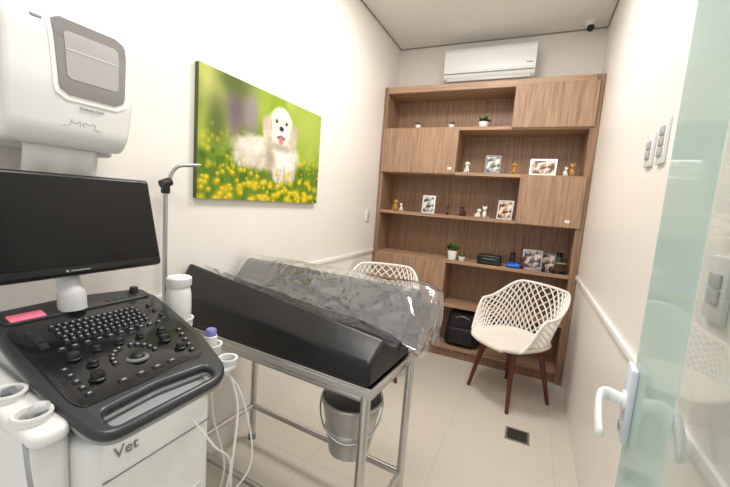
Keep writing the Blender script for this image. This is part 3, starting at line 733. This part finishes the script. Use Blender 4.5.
def jar(x,y,label,mb,ml,r,h):
    j=thing('storage_jar',label,'jar',(x,y,z4),0,'small jars on the open shelf')
    bm=bmesh.new(); lathe(bm,[(r*.9,0),(r,.004),(r,h*.75),(r*.8,h*.8)],(0,0,0),20); o=finish(bm,'jar_body',mb); o.parent=j
    bm=bmesh.new(); lathe(bm,[(r*.85,h*.8),(r*.85,h),(r*.7,h*1.03)],(0,0,0),20); o=finish(bm,'lid',ml); o.parent=j
jar(-.115,3.44,'tall dark jar behind the blue pouch',M['potdark'],M['black'],.026,.12)
jar(.255,3.49,'dark green jar at the back of the shelf',M['green2'],M['black'],.028,.16)
figurine('dog','dark dog figurine on the lower open shelf',M['browncer'],-.035,z4,.3,1.1)
figurine('cat','black cat figurine beside the toy vehicle',M['black'],.135,z4,-.2,.9,3.33)
tv=thing('toy_car','dark toy off-road vehicle with tan roof on the open shelf','toy vehicle',(.245,3.36,z4),.25)
bm=bmesh.new(); bbox(bm,-.062,.062,-.030,.030,.018,.052,.006,2); bbox(bm,-.062,-.048,-.034,.034,.018,.030,.002,1); o=finish(bm,'chassis',M['browncer']); o.parent=tv
bm=bmesh.new(); bbox(bm,-.022,.058,-.027,.027,.050,.086,.006,2); o=finish(bm,'cabin',M['potdark']); o.parent=tv
bm=bmesh.new(); bbox(bm,-.026,.060,-.029,.029,.084,.091,.002,1); o=finish(bm,'roof',M['gold']); o.parent=tv
for sx in (-.038,.038):
    for sy in (-.030,.030):
        bm=bmesh.new(); tube(bm,[(sx,sy-.007,.018),(sx,sy+.007,.018)],.018,16); o=finish(bm,'wheel',M['black']); o.parent=tv
bp=thing('backpack','black nylon backpack standing on the lowest shelf','bag',(-.47,3.43,lv[5]+T))
bm=bmesh.new(); bbox(bm,-.16,.16,-.10,.10,0,.33,.05,4)
for v in bm.verts: v.co.x*=1-.25*max(0,v.co.z-.15)/.2; v.co.y*=1-.3*max(0,v.co.z-.15)/.2
o=finish(bm,'bag_body',M['bag']); o.parent=bp
bm=bmesh.new(); bbox(bm,-.115,.115,-.13,-.085,.03,.19,.022,3); o=finish(bm,'front_pocket',M['bag']); o.parent=bp
bm=bmesh.new(); tube(bm,spline([(-.04,.0,.32),(-.03,0,.355),(.03,0,.355),(.04,0,.32)],5),.006,8); o=finish(bm,'carry_handle',M['dark']); o.parent=bp
bm=bmesh.new(); tube(bm,spline([(-.12,-.07,.24),(0,-.085,.29),(.12,-.07,.24)],8),.003,6); o=finish(bm,'zipper',M['silver']); o.parent=bp

# ------------------------------------------------ glass door
dd=thing('glass_door','pale green tempered glass door standing open with frosted strip and lever lock','door',(.256,.97,0))
ang=atan2(.096,.995)
dd.rotation_euler=(0,0,-ang)
def dpart(nm,bm,mm,**k):
    o=finish(bm,nm,mm,**k); o.parent=dd; return o
bm=bmesh.new(); bbox(bm,-.004,.004,-.95,0,.01,2.25,.001,1); dpart('glass_panel',bm,M['glass'])
bm=bmesh.new(); bbox(bm,-.0055,-.0042,-.33,-.004,.012,2.248); dpart('frosted_strip',bm,M['frost'])
bm=bmesh.new(); bbox(bm,-.019,-.005,-.062,.004,.915,1.085,.004,2); bbox(bm,.005,.019,-.062,.004,.915,1.085,.004,2); bbox(bm,-.012,.012,.0005,.003,.925,1.075); dpart('lock_case',bm,M['lock'])
bm=bmesh.new(); bbox(bm,-.017,-.008,.004,.0055,.920,1.080,.0005,1); bbox(bm,.008,.017,.004,.0055,.920,1.080,.0005,1); dpart('lock_edge_film',bm,M['blue'])
bm=bmesh.new(); bbox(bm,-.007,.007,.003,.0048,.95,1.05); dpart('strike_face',bm,M['silver'])
def lever(sgn):
    pts=spline([(sgn*.017,-.033,1.005),(sgn*.036,-.033,1.007),(sgn*.052,-.034,1.009),(sgn*.064,-.046,1.006),(sgn*.068,-.074,.992),(sgn*.067,-.108,.970),(sgn*.064,-.130,.954)],6)
    bm=bmesh.new(); k=len(pts); nn=16; rings=[]
    for i,p in enumerate(pts):
        d=(pts[min(i+1,k-1)]-pts[max(i-1,0)]).normalized()
        up=Vector((0,0,1)); up=(up-d*up.dot(d)).normalized(); sd=d.cross(up)
        t=i/(k-1); hz=.012+.007*min(1,t*1.8); ht=.012-.004*min(1,t*1.6)
        if i==k-1: hz*=.3; ht*=.3
        elif i==k-2: hz*=.75; ht*=.75
        rings.append([bm.verts.new(p+up*hz*cos(2*pi*j/nn)+sd*ht*sin(2*pi*j/nn)) for j in range(nn)])
    for A,B in zip(rings,rings[1:]):
        for j in range(nn): bm.faces.new((A[j],A[(j+1)%nn],B[(j+1)%nn],B[j]))
    bm.faces.new(rings[0][::-1]); bm.faces.new(rings[-1])
    tube(bm,[(sgn*.018,-.033,1.005),(sgn*.024,-.033,1.005)],.022,20)
    dpart('lever_handle',bm,M['whitetrim'],angle=60)
lever(-1); lever(1)
bm=bmesh.new(); 
for sgn in (-1,1): tube(bm,[(sgn*.018,-.033,.945),(sgn*.023,-.033,.945)],.010,18)
dpart('key_cylinder',bm,M['silver'])
for z in (.06,2.15):
    bm=bmesh.new(); bbox(bm,-.012,.012,-.95,-.80,z-.045,z+.045,.003,1); dpart('pivot_fitting',bm,M['silver'])

# ------------------------------------------------ lights
def area(name,loc,sx,sy,power,col,rot=(0,0,0)):
    l=bpy.data.lights.new(name,'AREA'); l.shape='RECTANGLE'; l.size=sx; l.size_y=sy; l.energy=power; l.color=col
    o=bpy.data.objects.new(name,l); o.location=loc; o.rotation_euler=rot; COL.objects.link(o); return o
area('ceiling_panel_light',(-.50,2.15,2.94),.5,.5,32,(1,.975,.94))
area('ceiling_panel_light',(-.35,.75,2.94),.5,.5,20,(1,.975,.94))
w=bpy.data.worlds.new('World'); scene.world=w; w.use_nodes=True
w.node_tree.nodes['Background'].inputs[0].default_value=(1,.99,.97,1); w.node_tree.nodes['Background'].inputs[1].default_value=.88

# ------------------------------------------------ camera
yaw,pitch,roll=[radians(a) for a in (24.457,6.721,4.315)]
F=Vector((-sin(yaw)*cos(pitch),cos(yaw)*cos(pitch),-sin(pitch))); R=Vector((cos(yaw),sin(yaw),0)); U=R.cross(F)
R2=R*cos(roll)+U*sin(roll); U2=-R*sin(roll)+U*cos(roll)
cam=bpy.data.cameras.new('camera'); cam.sensor_width=36; cam.lens=359.313/730*36; cam.clip_start=.02
co=bpy.data.objects.new('camera',cam); COL.objects.link(co)
mw=Matrix((( R2.x,U2.x,-F.x,0),(R2.y,U2.y,-F.y,0),(R2.z,U2.z,-F.z,1.4),(0,0,0,1)))
co.matrix_world=mw; scene.camera=co
